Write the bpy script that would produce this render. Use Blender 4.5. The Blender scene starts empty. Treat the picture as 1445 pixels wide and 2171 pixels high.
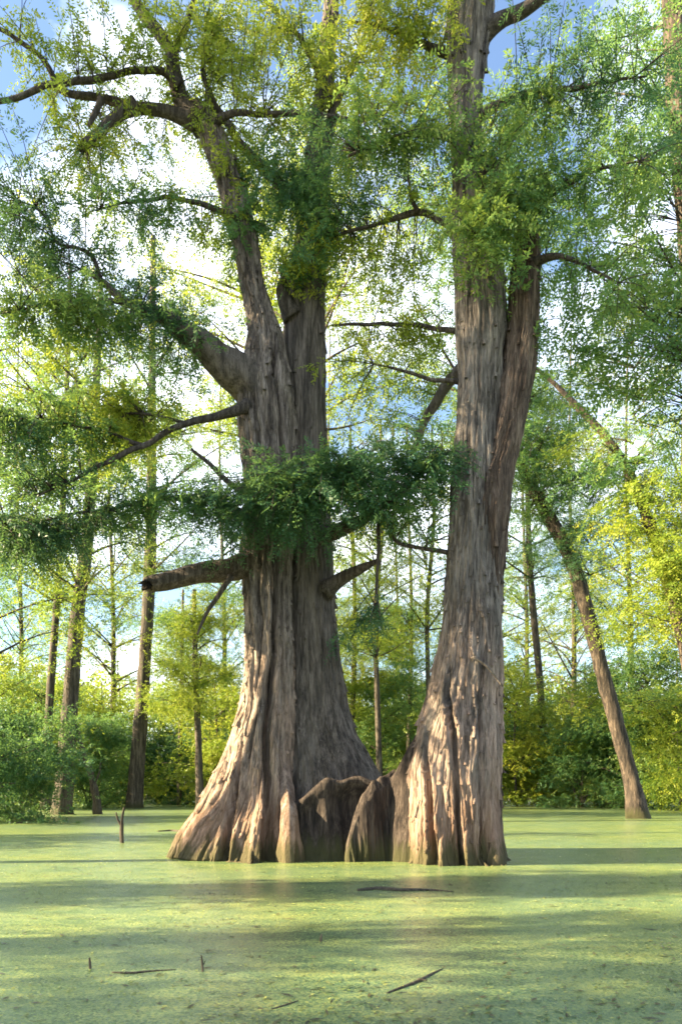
import bpy, math
import numpy as np

SC = bpy.context.scene
COL = SC.collection
R = math.radians

# ------------------------------------------------------------------ camera
F, CX, HY, CAMZ = 1600.0, 722.5, 1670.0, 1.2
cam = bpy.data.cameras.new('camera')
cam.sensor_fit = 'VERTICAL'
cam.sensor_height = 36.0
cam.lens = F / 2171.0 * 36.0
cam.shift_y = (HY - 1085.5) / 2171.0
cam.clip_start = 0.05
cam.clip_end = 3000
camo = bpy.data.objects.new('camera', cam)
camo.location = (0, 0, CAMZ)
camo.rotation_euler = (R(90), 0, 0)
COL.objects.link(camo)
SC.camera = camo

# ------------------------------------------------------------------ light
SUN_EL = R(27)
sd = np.array([-0.985, -0.12, 0.0])
sd = sd / np.linalg.norm(sd) * math.cos(SUN_EL)
SUNDIR = np.array([sd[0], sd[1], math.sin(SUN_EL)])
sun = bpy.data.lights.new('sun', 'SUN')
sun.energy = 5.0
sun.angle = R(0.55)
sun.color = (1.0, 0.80, 0.50)
suno = bpy.data.objects.new('sun', sun)
from mathutils import Vector
suno.rotation_euler = Vector(SUNDIR).to_track_quat('Z', 'Y').to_euler()
suno.location = (-20, -5, 25)
COL.objects.link(suno)

world = bpy.data.worlds.new('World')
SC.world = world
world.use_nodes = True
wn = world.node_tree.nodes
wl = world.node_tree.links
wn.clear()
sky = wn.new('ShaderNodeTexSky')
sky.sky_type = 'NISHITA'
sky.sun_disc = False
sky.sun_elevation = SUN_EL
sky.sun_rotation = math.atan2(SUNDIR[0], SUNDIR[1])
sky.air_density = 1.0
sky.dust_density = 0.6
sky.ozone_density = 1.5
tc = wn.new('ShaderNodeTexCoord')
mp = wn.new('ShaderNodeMapping')
mp.inputs['Scale'].default_value = (1.6, 1.6, 3.2)
mp.inputs['Location'].default_value = (3, 1, 2)
nz = wn.new('ShaderNodeTexNoise')
nz.inputs['Scale'].default_value = 1.7
nz.inputs['Detail'].default_value = 7
nz.inputs['Roughness'].default_value = 0.58
cr = wn.new('ShaderNodeValToRGB')
cr.color_ramp.elements[0].position = 0.45
cr.color_ramp.elements[1].position = 0.74
mx = wn.new('ShaderNodeMix')
mx.data_type = 'RGBA'
mx.inputs['B'].default_value = (10.5, 10.8, 11.4, 1)
bg = wn.new('ShaderNodeBackground')
bg.inputs['Strength'].default_value = 0.054
wo = wn.new('ShaderNodeOutputWorld')
wl.new(tc.outputs['Generated'], mp.inputs['Vector'])
wl.new(mp.outputs['Vector'], nz.inputs['Vector'])
wl.new(nz.outputs['Fac'], cr.inputs['Fac'])
wl.new(cr.outputs['Color'], mx.inputs['Factor'])
wl.new(sky.outputs['Color'], mx.inputs['A'])
wl.new(mx.outputs['Result'], bg.inputs['Color'])
wl.new(bg.outputs['Background'], wo.inputs['Surface'])

SC.view_settings.view_transform = 'Standard'
SC.view_settings.look = 'None'
SC.view_settings.gamma = 1.0
SC.view_settings.use_curve_mapping = False
SC.view_settings.exposure = 2.95
SC.render.engine = 'CYCLES'
SC.cycles.max_bounces = 6
SC.cycles.diffuse_bounces = 3
SC.cycles.glossy_bounces = 2
SC.cycles.transmission_bounces = 4
SC.cycles.use_denoising = True
SC.cycles.filter_width = 1.7

# ------------------------------------------------------------------ helpers
rng = np.random.default_rng(11)

def P(x, y, Y):
    """point seen at reference pixel (x, y) standing Y metres away"""
    return np.array([(x - CX) / F * Y, Y, CAMZ + (HY - y) / F * Y])

def norm(v):
    return v / np.maximum(np.linalg.norm(v, axis=-1, keepdims=True), 1e-9)

def mesh(name, V, Fc, mats, tint=None, midx=None, smooth=False):
    """Fc: list of int arrays, each (n,3) or (n,4)"""
    V = np.asarray(V, dtype=np.float32)
    m = bpy.data.meshes.new(name)
    m.vertices.add(len(V))
    m.vertices.foreach_set('co', V.ravel())
    Fc = [f for f in Fc if len(f)]
    tot = np.concatenate([np.full(len(f), f.shape[1], dtype=np.int32) for f in Fc])
    loops = np.concatenate([f.ravel() for f in Fc]).astype(np.int32)
    start = np.concatenate([[0], np.cumsum(tot)[:-1]]).astype(np.int32)
    m.loops.add(len(loops))
    m.loops.foreach_set('vertex_index', loops)
    m.polygons.add(len(tot))
    m.polygons.foreach_set('loop_start', start)
    if midx is not None:
        m.polygons.foreach_set('material_index', np.asarray(midx, dtype=np.int32))
    for mt in mats:
        m.materials.append(mt)
    m.update(calc_edges=True)
    m.validate()
    if smooth:
        m.polygons.foreach_set('use_smooth', np.ones(len(tot), dtype=bool))
    if tint is not None:
        a = m.attributes.new('tint', 'FLOAT', 'FACE')
        a.data.foreach_set('value', np.asarray(tint, dtype=np.float32))
    return m

def obj(name, m, parent=None, loc=(0, 0, 0), **props):
    o = bpy.data.objects.new(name, m)
    COL.objects.link(o)
    o.location = loc
    if parent is not None:
        o.parent = parent
    for k, v in props.items():
        if v is not None:
            o[k] = v
    return o

def thing(name, loc, label, cat, group=None):
    return obj(name, None, None, loc, label=label, category=cat, group=group)

def vnoise(u, v, pu, seed, octs=1, rough=0.5):
    """value noise in -1..1; u periodic with integer period pu"""
    out = np.zeros(np.broadcast(u, v).shape)
    amp, tot = 1.0, 0.0
    g = np.random.default_rng(seed)
    for o in range(octs):
        n = int(pu * 2 ** o)
        T = g.uniform(-1, 1, (n, 257))
        uu = (u * 2 ** o) % n
        vv = (v * 2 ** o) % 256
        i = np.floor(uu).astype(int) % n
        j = np.floor(vv).astype(int) % 256
        a = uu - np.floor(uu)
        b = vv - np.floor(vv)
        a = a * a * (3 - 2 * a)
        b = b * b * (3 - 2 * b)
        i1 = (i + 1) % n
        out += amp * ((T[i, j] * (1 - a) + T[i1, j] * a) * (1 - b) + (T[i, j + 1] * (1 - a) + T[i1, j + 1] * a) * b)
        tot += amp
        amp *= rough
    return out / tot

def smooth_path(pts, n):
    """Catmull-Rom through the rows of pts, n samples (rows may carry radius columns)"""
    pts = np.asarray(pts, float)
    if len(pts) == 2:
        t = np.linspace(0, 1, n)[:, None]
        return pts[0] * (1 - t) + pts[1] * t
    d = np.linalg.norm(np.diff(pts[:, :3], axis=0), axis=1)
    s = np.concatenate([[0], np.cumsum(d)])
    q = np.linspace(0, s[-1], n)
    k = np.clip(np.searchsorted(s, q, side='right') - 1, 0, len(pts) - 2)
    t = ((q - s[k]) / (s[k + 1] - s[k]))[:, None]
    ext = np.vstack([2 * pts[0] - pts[1], pts, 2 * pts[-1] - pts[-2]])
    p0, p1, p2, p3 = ext[k], ext[k + 1], ext[k + 2], ext[k + 3]
    return 0.5 * (2 * p1 + (p2 - p0) * t + (2 * p0 - 5 * p1 + 4 * p2 - p3) * t ** 2 + (3 * p1 - p0 - 3 * p2 + p3) * t ** 3)

def tube(path, rad, ns=8, seed=0, rough=0.0):
    path = np.asarray(path, float)
    rad = np.asarray(rad, float)
    n = len(path)
    T = norm(np.gradient(path, axis=0))
    ref = np.array([0.31, 0.9, 0.2])
    A = norm(np.cross(T, ref))
    B = np.cross(T, A)
    th = np.linspace(0, 2 * np.pi, ns, endpoint=False)
    rr = rad[:, None] * np.ones((1, ns))
    if rough:
        u = np.arange(ns)[None, :] * 1.0
        ln = np.concatenate([[0], np.cumsum(np.linalg.norm(np.diff(path, axis=0), axis=1))])
        rr = rr * (1 + rough * vnoise(u, ln[:, None] * 2.5, ns, seed, 2))
    V = path[:, None, :] + rr[:, :, None] * (np.cos(th)[None, :, None] * A[:, None, :] + np.sin(th)[None, :, None] * B[:, None, :])
    V = V.reshape(-1, 3)
    i = np.arange(n - 1)[:, None] * ns
    j = np.arange(ns)[None, :]
    j1 = (j + 1) % ns
    Q = np.stack([i + j, i + j1, i + ns + j1, i + ns + j], -1).reshape(-1, 4)
    V = np.vstack([V, path[0], path[-1]])
    c0, c1 = len(V) - 2, len(V) - 1
    jj = np.arange(ns)
    t0 = np.stack([np.full(ns, c0), (jj + 1) % ns, jj], -1)
    b = (n - 1) * ns
    t1 = np.stack([np.full(ns, c1), b + jj, b + (jj + 1) % ns], -1)
    return V, Q, np.vstack([t0, t1])

class Build:
    """collects pieces for one mesh with material slots"""
    def __init__(self):
        self.V, self.q, self.t, self.n = [], [], [], 0
        self.qi, self.ti, self.qt, self.tt = [], [], [], []
    def add(self, V, q=None, t=None, mi=0, qt=None):
        if q is not None and len(q):
            self.q.append(q + self.n); self.qi.append(np.full(len(q), mi))
            self.qt.append(np.zeros(len(q)) if qt is None else qt)
        if t is not None and len(t):
            self.t.append(t + self.n); self.ti.append(np.full(len(t), mi)); self.tt.append(np.zeros(len(t)))
        self.V.append(V); self.n += len(V)
    def make(self, name, mats, off=(0, 0, 0), smooth=False):
        V = np.vstack(self.V) - np.asarray(off)
        Fc, mi, ti = [], [], []
        if self.q:
            Fc.append(np.vstack(self.q)); mi += self.qi; ti += self.qt
        if self.t:
            Fc.append(np.vstack(self.t)); mi += self.ti; ti += self.tt
        return mesh(name, V, Fc, mats, np.concatenate(ti), np.concatenate(mi), smooth)

def sprays(S, D, L, nl, ll, lw, noise, tint, flat=0.6, droop=0.25, tj=0.12):
    """leaf sprays: start S, direction D (n,3), length L (n), nl leaflets each -> V, quads, tints"""
    n = len(S)
    D = norm(D)
    up = norm(np.array([0, 0, 1.0]) + rng.normal(0, flat, (n, 3)))
    side = norm(np.cross(D, up))
    nrm = np.cross(side, D)
    t = (np.arange(nl) + 0.5) / nl
    sg = np.where(np.arange(nl) % 2 == 0, 1.0, -1.0)
    pos = S[:, None, :] + D[:, None, :] * (L[:, None] * t[None, :])[..., None]
    pos[..., 2] -= droop * L[:, None] * t[None, :] ** 2
    ld = D[:, None, :] * 0.55 + side[:, None, :] * sg[None, :, None] * 0.85 + rng.normal(0, noise, (n, nl, 3))
    ld[..., 2] -= droop * 0.6
    ld = norm(ld)
    ln = norm(nrm[:, None, :] + rng.normal(0, noise + 0.15, (n, nl, 3)))
    wd = norm(np.cross(ld, ln))
    taper = (0.55 + 0.45 * np.sin(np.pi * np.clip(t * 0.9 + 0.1, 0, 1)))[None, :]
    le = ll * rng.uniform(0.7, 1.3, (n, nl)) * taper
    we = lw * rng.uniform(0.7, 1.3, (n, nl))
    a = pos
    c = pos + ld * le[..., None]
    m = pos + ld * (le * 0.45)[..., None]
    b = m + wd * (we * 0.5)[..., None]
    d = m - wd * (we * 0.5)[..., None]
    V = np.stack([a, b, c, d], 2).reshape(-1, 3)
    Q = np.arange(n * nl * 4).reshape(-1, 4)
    tt = (np.asarray(tint)[:, None] + rng.normal(0, tj, (n, nl))).ravel()
    return V, Q, np.clip(tt, 0, 1)

def rand_dirs(n):
    return norm(rng.normal(0, 1, (n, 3)))

# ------------------------------------------------------------------ materials
def newmat(name):
    m = bpy.data.materials.new(name)
    m.use_nodes = True
    nt = m.node_tree
    nt.nodes.clear()
    out = nt.nodes.new('ShaderNodeOutputMaterial')
    return m, nt, out

def ramp(nt, stops):
    r = nt.nodes.new('ShaderNodeValToRGB')
    e = r.color_ramp.elements
    while len(e) < len(stops):
        e.new(0.5)
    for el, (p, c) in zip(e, stops):
        el.position = p
        el.color = (c[0], c[1], c[2], 1)
    return r

def noise(nt, vec, scale, detail=4, rough=0.6, stretch=None):
    if stretch is not None:
        mp_ = nt.nodes.new('ShaderNodeMapping')
        mp_.inputs['Scale'].default_value = stretch
        nt.links.new(vec, mp_.inputs['Vector'])
        vec = mp_.outputs['Vector']
    n = nt.nodes.new('ShaderNodeTexNoise')
    n.inputs['Scale'].default_value = scale
    n.inputs['Detail'].default_value = detail
    n.inputs['Roughness'].default_value = rough
    nt.links.new(vec, n.inputs['Vector'])
    return n.outputs['Fac']

def mix(nt, fac, a, b):
    n = nt.nodes.new('ShaderNodeMix')
    n.data_type = 'RGBA'
    for s, v in (('Factor', fac), ('A', a), ('B', b)):
        if isinstance(v, (int, float)):
            n.inputs[s].default_value = v
        elif isinstance(v, tuple):
            n.inputs[s].default_value = (v[0], v[1], v[2], 1)
        else:
            nt.links.new(v, n.inputs[s])
    return n.outputs['Result']

def math_(nt, op, a, b=None, clamp=False):
    n = nt.nodes.new('ShaderNodeMath')
    n.operation = op
    n.use_clamp = clamp
    for i, v in enumerate((a, b)):
        if v is None:
            continue
        if isinstance(v, (int, float)):
            n.inputs[i].default_value = v
        else:
            nt.links.new(v, n.inputs[i])
    return n.outputs[0]

def bark(name, dark, mid, pale, warm_sun=None, lichen=None, water=True, k=1.0, bare_lit=None):
    m, nt, out = newmat(name)
    tcn = nt.nodes.new('ShaderNodeTexCoord')
    v = tcn.outputs['Object']
    s1 = noise(nt, v, 9 * k, 6, 0.68, (1, 1, 0.10))
    s2 = noise(nt, v, 44 * k, 6, 0.7, (1, 1, 0.09))
    s3 = noise(nt, v, 1.3 * k, 4, 0.6, (1, 1, 0.5))
    f = math_(nt, 'ADD', math_(nt, 'MULTIPLY', s1, 0.62), math_(nt, 'MULTIPLY', s2, 0.38))
    c = ramp(nt, [(0.41, dark), (0.5, mid), (0.60, pale)])
    nt.links.new(f, c.inputs['Fac'])
    col = c.outputs['Color']
    if lichen:
        lf = ramp(nt, [(0.50, (0, 0, 0)), (0.66, (1, 1, 1))])
        nt.links.new(s3, lf.inputs['Fac'])
        col = mix(nt, math_(nt, 'MULTIPLY', lf.outputs['Color'], 0.6), col, lichen)
    sep = nt.nodes.new('ShaderNodeSeparateXYZ')
    nt.links.new(v, sep.inputs[0])
    z = sep.outputs['Z']
    if bare_lit:  # pale bare wood low down, lightened further to strengthen the sun patches
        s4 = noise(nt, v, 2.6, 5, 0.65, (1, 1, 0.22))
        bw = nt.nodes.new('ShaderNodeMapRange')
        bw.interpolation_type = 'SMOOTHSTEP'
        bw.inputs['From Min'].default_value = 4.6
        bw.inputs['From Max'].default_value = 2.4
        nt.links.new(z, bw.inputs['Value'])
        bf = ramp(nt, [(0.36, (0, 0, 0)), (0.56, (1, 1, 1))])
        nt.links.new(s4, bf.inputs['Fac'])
        bc = ramp(nt, [(0.40, tuple(q * .38 for q in bare_lit)), (0.52, bare_lit), (0.62, tuple(min(.6, q * 1.35) for q in bare_lit))])
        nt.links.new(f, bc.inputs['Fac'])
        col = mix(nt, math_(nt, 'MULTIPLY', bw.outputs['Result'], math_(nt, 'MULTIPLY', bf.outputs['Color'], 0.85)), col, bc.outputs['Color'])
    if warm_sun:  # warm sunlight near the foot painted into the bark colour
        zz = math_(nt, 'ADD', z, math_(nt, 'MULTIPLY', math_(nt, 'SUBTRACT', s1, 0.5), 2.2))
        sf = nt.nodes.new('ShaderNodeMapRange')
        sf.inputs['From Min'].default_value = 0.6
        sf.inputs['From Max'].default_value = 1.5
        sf.inputs['To Min'].default_value = 0.5
        sf.inputs['To Max'].default_value = 0.0
        nt.links.new(zz, sf.inputs['Value'])
        col = mix(nt, sf.outputs['Result'], col, warm_sun)
    if water:
        zz = math_(nt, 'ADD', z, math_(nt, 'MULTIPLY', math_(nt, 'SUBTRACT', s1, 0.5), 0.9))
        sf = nt.nodes.new('ShaderNodeMapRange')
        sf.inputs['From Min'].default_value = 0.16
        sf.inputs['From Max'].default_value = 0.44
        sf.inputs['To Min'].default_value = 0.85
        sf.inputs['To Max'].default_value = 0.0
        nt.links.new(zz, sf.inputs['Value'])
        col = mix(nt, sf.outputs['Result'], col, (0.045, 0.045, 0.016))
    b = nt.nodes.new('ShaderNodeBsdfPrincipled')
    b.inputs['Roughness'].default_value = 0.85
    b.inputs['Specular IOR Level'].default_value = 0.25
    nt.links.new(col, b.inputs['Base Color'])
    bp = nt.nodes.new('ShaderNodeBump')
    bp.inputs['Strength'].default_value = 0.9
    bp.inputs['Distance'].default_value = 0.09 / k
    nt.links.new(f, bp.inputs['Height'])
    nt.links.new(bp.outputs['Normal'], b.inputs['Normal'])
    nt.links.new(b.outputs['BSDF'], out.inputs['Surface'])
    return m

def leafmat(name, c0, c1, c2, trans=0.45):
    m, nt, out = newmat(name)
    at = nt.nodes.new('ShaderNodeAttribute')
    at.attribute_name = 'tint'
    c = ramp(nt, [(0.0, c0), (0.5, c1), (1.0, c2)])
    nt.links.new(at.outputs['Fac'], c.inputs['Fac'])
    b = nt.nodes.new('ShaderNodeBsdfPrincipled')
    b.inputs['Roughness'].default_value = 0.5
    b.inputs['Specular IOR Level'].default_value = 0.3
    nt.links.new(c.outputs['Color'], b.inputs['Base Color'])
    tr = nt.nodes.new('ShaderNodeBsdfTranslucent')
    tcol = mix(nt, 0.28, c.outputs['Color'], (0.30, 0.42, 0.05))
    nt.links.new(tcol, tr.inputs['Color'])
    ms = nt.nodes.new('ShaderNodeMixShader')
    ms.inputs[0].default_value = trans
    nt.links.new(b.outputs['BSDF'], ms.inputs[1])
    nt.links.new(tr.outputs['BSDF'], ms.inputs[2])
    nt.links.new(ms.outputs[0], out.inputs['Surface'])
    return m

BARK_W = bark('bark_shaggy', (0.032, 0.025, 0.021), (0.125, 0.102, 0.085), (0.27, 0.225, 0.19), bare_lit=(0.33, 0.235, 0.175), warm_sun=(0.14, 0.072, 0.038))
BARK_G = bark('bark_grey', (0.030, 0.025, 0.021), (0.085, 0.070, 0.058), (0.165, 0.138, 0.115), lichen=(0.12, 0.105, 0.088))
BARK_C = bark('bark_brown', (0.030, 0.025, 0.022), (0.115, 0.098, 0.085), (0.25, 0.215, 0.185), bare_lit=(0.32, 0.225, 0.17), warm_sun=(0.14, 0.072, 0.040), lichen=(0.11, 0.10, 0.085))
BARK_R = bark('shaded_root', (0.012, 0.009, 0.008), (0.034, 0.025, 0.02), (0.085, 0.066, 0.052))  # shade between the trunks painted into the root colour
BARK_D = bark('bark_dark_brown', (0.022, 0.015, 0.011), (0.075, 0.052, 0.038), (0.17, 0.125, 0.095))
BARK_L2 = bark('bark_leaning', (0.012, 0.010, 0.008), (0.04, 0.031, 0.024), (0.12, 0.09, 0.065), k=1.2)
BARK_L = bark('bark_limb', (0.02, 0.016, 0.013), (0.05, 0.040, 0.032), (0.105, 0.088, 0.075), water=False, k=2.0)
BARK_B = bark('bark_far', (0.02, 0.017, 0.013), (0.055, 0.045, 0.034), (0.12, 0.10, 0.078), k=0.8)
WOOD_D = bark('wet_wood', (0.02, 0.016, 0.012), (0.05, 0.04, 0.03), (0.10, 0.085, 0.06), water=False, k=3)
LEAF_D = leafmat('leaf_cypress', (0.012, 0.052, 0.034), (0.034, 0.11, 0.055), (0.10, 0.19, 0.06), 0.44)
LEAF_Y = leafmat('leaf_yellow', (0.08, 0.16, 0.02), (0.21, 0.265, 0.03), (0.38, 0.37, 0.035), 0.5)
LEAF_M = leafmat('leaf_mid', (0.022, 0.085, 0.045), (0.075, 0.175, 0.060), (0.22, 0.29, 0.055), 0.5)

# ------------------------------------------------------------------ setting
def water():
    m, nt, out = newmat('duckweed_water')
    g = nt.nodes.new('ShaderNodeNewGeometry')
    v = g.outputs['Position']
    fine = noise(nt, v, 55, 3, 0.7)
    mid = noise(nt, v, 3.2, 5, 0.65, (0.5, 1.0, 1))
    big = noise(nt, v, 0.35, 4, 0.6, (0.45, 1.0, 1))
    c = ramp(nt, [(0.38, (0.038, 0.076, 0.030)), (0.5, (0.116, 0.168, 0.060)), (0.62, (0.25, 0.272, 0.074))])
    vor = nt.nodes.new('ShaderNodeTexVoronoi')
    vor.inputs['Scale'].default_value = 60
    nt.links.new(v, vor.inputs['Vector'])
    vs = nt.nodes.new('ShaderNodeSeparateColor')
    nt.links.new(vor.outputs['Color'], vs.inputs[0])
    g1 = math_(nt, 'MULTIPLY', math_(nt, 'SUBTRACT', vs.outputs[0], 0.5), 0.17)
    g0 = math_(nt, 'ADD', math_(nt, 'MULTIPLY', fine, 0.6), math_(nt, 'MULTIPLY', mid, 0.4))
    nt.links.new(math_(nt, 'ADD', g0, g1), c.inputs['Fac'])
    pf = ramp(nt, [(0.40, (0, 0, 0)), (0.62, (1, 1, 1))])
    nt.links.new(big, pf.inputs['Fac'])
    col = mix(nt, math_(nt, 'MULTIPLY', pf.outputs['Color'], 0.32), c.outputs['Color'], (0.060, 0.130, 0.10))
    of = ramp(nt, [(0.60, (0, 0, 0)), (0.68, (1, 1, 1))])
    nt.links.new(mid, of.inputs['Fac'])
    ofm = math_(nt, 'MULTIPLY', of.outputs['Color'], 0.35)
    col = mix(nt, ofm, col, (0.05, 0.07, 0.03))
    tear = noise(nt, v, 7.0, 5, 0.6, (0.7, 1.0, 1))
    tf = ramp(nt, [(0.645, (0, 0, 0)), (0.675, (1, 1, 1))])
    nt.links.new(tear, tf.inputs['Fac'])
    col = mix(nt, math_(nt, 'MULTIPLY', tf.outputs['Color'], 0.75), col, (0.025, 0.035, 0.014))
    ofm = math_(nt, 'MAXIMUM', ofm, tf.outputs['Color'])
    b = nt.nodes.new('ShaderNodeBsdfPrincipled')
    nt.links.new(col, b.inputs['Base Color'])
    rg = nt.nodes.new('ShaderNodeMapRange')
    rg.inputs['To Min'].default_value = 0.27
    rg.inputs['To Max'].default_value = 0.12
    nt.links.new(ofm, rg.inputs['Value'])
    nt.links.new(rg.outputs['Result'], b.inputs['Roughness'])
    b.inputs['Specular IOR Level'].default_value = 0.8
    bp = nt.nodes.new('ShaderNodeBump')
    bp.inputs['Strength'].default_value = 0.35
    bp.inputs['Distance'].default_value = 0.01
    nt.links.new(fine, bp.inputs['Height'])
    nt.links.new(bp.outputs['Normal'], b.inputs['Normal'])
    nt.links.new(b.outputs['BSDF'], out.inputs['Surface'])
    V = np.array([[-900, -60, 0], [900, -60, 0], [900, 1500, 0], [-900, 1500, 0]], float)
    obj('water', mesh('water', V, [np.array([[0, 1, 2, 3]])], [m]), kind='structure')

water()

def bank():
    m, nt, out = newmat('leaf_litter')
    g = nt.nodes.new('ShaderNodeNewGeometry')
    c = ramp(nt, [(0.35, (0.03, 0.035, 0.015)), (0.6, (0.09, 0.08, 0.035))])
    nt.links.new(noise(nt, g.outputs['Position'], 1.5, 5), c.inputs['Fac'])
    b = nt.nodes.new('ShaderNodeBsdfPrincipled')
    b.inputs['Roughness'].default_value = 0.9
    nt.links.new(c.outputs['Color'], b.inputs['Base Color'])
    nt.links.new(b.outputs['BSDF'], out.inputs['Surface'])
    xs = np.linspace(-160, 160, 200)
    ys = np.concatenate([np.linspace(0, 20, 24), np.array([30, 50, 90, 200, 500])])
    X, Yt = np.meshgrid(xs, ys)
    edge = 66 + 5 * vnoise(X * 0.08 + 100, 0 * X, 64, 5, 3) + 0.002 * (X ** 2)
    Z = 0.9 * (1 - np.exp(-Yt / 7)) - 0.12 + 0.15 * vnoise(X * 0.3 + 100, Yt * 0.3, 128, 6, 2) * np.minimum(Yt / 3, 1)
    V = np.stack([X, edge + Yt, Z], -1).reshape(-1, 3)
    nx = len(xs)
    i = np.arange(len(ys) - 1)[:, None] * nx
    j = np.arange(nx - 1)[None, :]
    Q = np.stack([i + j, i + j + 1, i + nx + j + 1, i + nx + j], -1).reshape(-1, 4)
    obj('bank', mesh('bank', V, [Q], [m], smooth=True), kind='structure')

bank()

# ------------------------------------------------------------------ hero tree
BASE = np.array([0.15, 13.0, 0.0])
tree = thing('bald_cypress', tuple(BASE), 'giant old cypress with two buttressed trunks joined at the base in open duckweed water', 'tree')
ANCH = []   # points along the limbs of the hero tree, for the twigs to grow from

def column(prof, Y, mat, seed, fl, ns=150, nh=330, name='trunk', lean=0.0, zb=0.0, flute=None, rough=1.0, phase=0.0, cracks=(), strips=0):
    """prof: (y, left, right) outline in reference pixels, at depth Y. fl = flute strength at the foot"""
    prof = sorted(prof, key=lambda p: -p[0])
    pts = []
    for (y, l, r) in prof:
        a, b = P(l, y, Y), P(r, y, Y)
        pts.append([(a[0] + b[0]) / 2, Y, a[2], (b[0] - a[0]) / 2])
    pts = np.array(pts)
    zz = np.linspace(min(pts[0, 2], -0.35), pts[-1, 2], nh)
    ext = np.vstack([[pts[0, 0], Y, -0.5, pts[0, 3] * 1.05], pts])
    def sm(col):
        v = np.interp(zz, ext[:, 2], ext[:, col])
        kk = np.hanning(11); kk /= kk.sum()
        vp = np.concatenate([np.full(5, v[0]), v, np.full(5, v[-1])])
        return np.convolve(vp, kk, 'valid')
    cx, rr = sm(0), sm(3)
    th = np.linspace(0, 2 * np.pi, ns, endpoint=False)
    TH, Z = np.meshgrid(th, zz)
    RR = rr[:, None]
    U = TH / (2 * np.pi)
    foot = np.exp(-np.maximum(Z, 0) / 1.9)
    w = TH + 0.10 * vnoise(U * 5, Z * 0.4, 5, seed + 9) + 0.05 * np.sin(Z * 0.8 + seed)
    fz = np.zeros_like(Z)
    for kq, am in (flute or [(5, 0.5), (8, 0.35), (13, 0.25)]):
        fz += am * np.cos(kq * w + seed * 1.7 * kq + phase)
    wz = (w / (2 * np.pi)) % 1.0
    fz = 0.35 * fz + 0.9 * vnoise(wz * 7, Z * 0.30, 7, seed + 50, 2, 0.55) + 0.35 * vnoise(wz * 17, Z * 0.45, 17, seed + 51)
    fz = np.where(fz > 0, fz, fz * 1.5)
    rad = RR * (1 + fl * foot * fz * 0.5 + 0.035 * fz)
    rad += RR * 0.05 * vnoise(U * 6, Z * 0.8, 6, seed, 2)
    circ = np.median(rr) * 2 * np.pi
    pu = max(12, int(circ / 0.075))
    wu = U * pu + 0.9 * vnoise(U * 10, Z * 1.1, 10, seed + 3, 2)
    ridge = 1 - np.abs(vnoise(wu, Z * 0.75, pu, seed + 1, 2)) * 2.0
    rad += rough * 0.016 * ridge
    n1 = vnoise(wu * 1.0, Z * 0.55, pu, seed + 31, 2, 0.4)
    n2 = vnoise(wu * 2.0 + 3, Z * 1.3, pu * 2, seed + 32, 1)
    brk = 0.45 + 0.55 * np.clip(vnoise(U * 18, Z * 1.9, 18, seed + 33, 2) * 2.2 + 0.6, 0, 1)
    rad -= rough * 0.034 * np.exp(-(n1 / 0.13) ** 2) * brk
    rad -= rough * 0.014 * np.exp(-(n2 / 0.16) ** 2)
    rad += rough * 0.014 * vnoise(U * pu * 2, Z * 5, pu * 2, seed + 2, 2)
    rad += rough * 0.03 * np.maximum(0, vnoise(U * 14, Z * 1.6, 14, seed + 5, 2)) * (0.4 + foot)
    for (cp, cw, cd) in cracks:
        cp = np.array([[P(x, y, Y)[2], P(x, y, Y)[0], k1] for (x, y, k1) in sorted(cp, key=lambda q: -q[1])])
        xc = np.interp(zz, cp[:, 0], cp[:, 1])
        kw_ = np.interp(zz, cp[:, 0], cp[:, 2], left=cp[0, 2], right=0.0)
        xc = xc + 0.05 * vnoise(zz * 0 + seed, zz * 1.7, 64, seed + 20, 3)
        tcr = -np.arccos(np.clip((xc - cx) / rr, -0.97, 0.97)) % (2 * np.pi)
        dist = (TH - tcr[:, None]) * RR
        wid = cw * (0.35 + 0.65 * kw_)[:, None]
        rad -= cd * np.minimum(kw_, 1)[:, None] * np.exp(-(dist / wid) ** 4) - 0.25 * cd * np.minimum(kw_, 1)[:, None] * np.exp(-((np.abs(dist) - 1.9 * wid) / wid) ** 2)
    yo = lean * zz
    X = cx[:, None] + rad * np.cos(TH)
    Yy = Y + yo[:, None] + rad * np.sin(TH)
    V = np.stack([X, Yy, Z], -1).reshape(-1, 3)
    i = np.arange(nh - 1)[:, None] * ns
    j = np.arange(ns)[None, :]
    j1 = (j + 1) % ns
    Q = np.stack([i + j, i + j1, i + ns + j1, i + ns + j], -1).reshape(-1, 4)
    V = np.vstack([V, [cx[-1], Y + yo[-1], zz[-1] + 0.05]])
    b = (nh - 1) * ns
    jj = np.arange(ns)
    Tt = np.stack([np.full(ns, len(V) - 1), b + jj, b + (jj + 1) % ns], -1)
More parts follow.
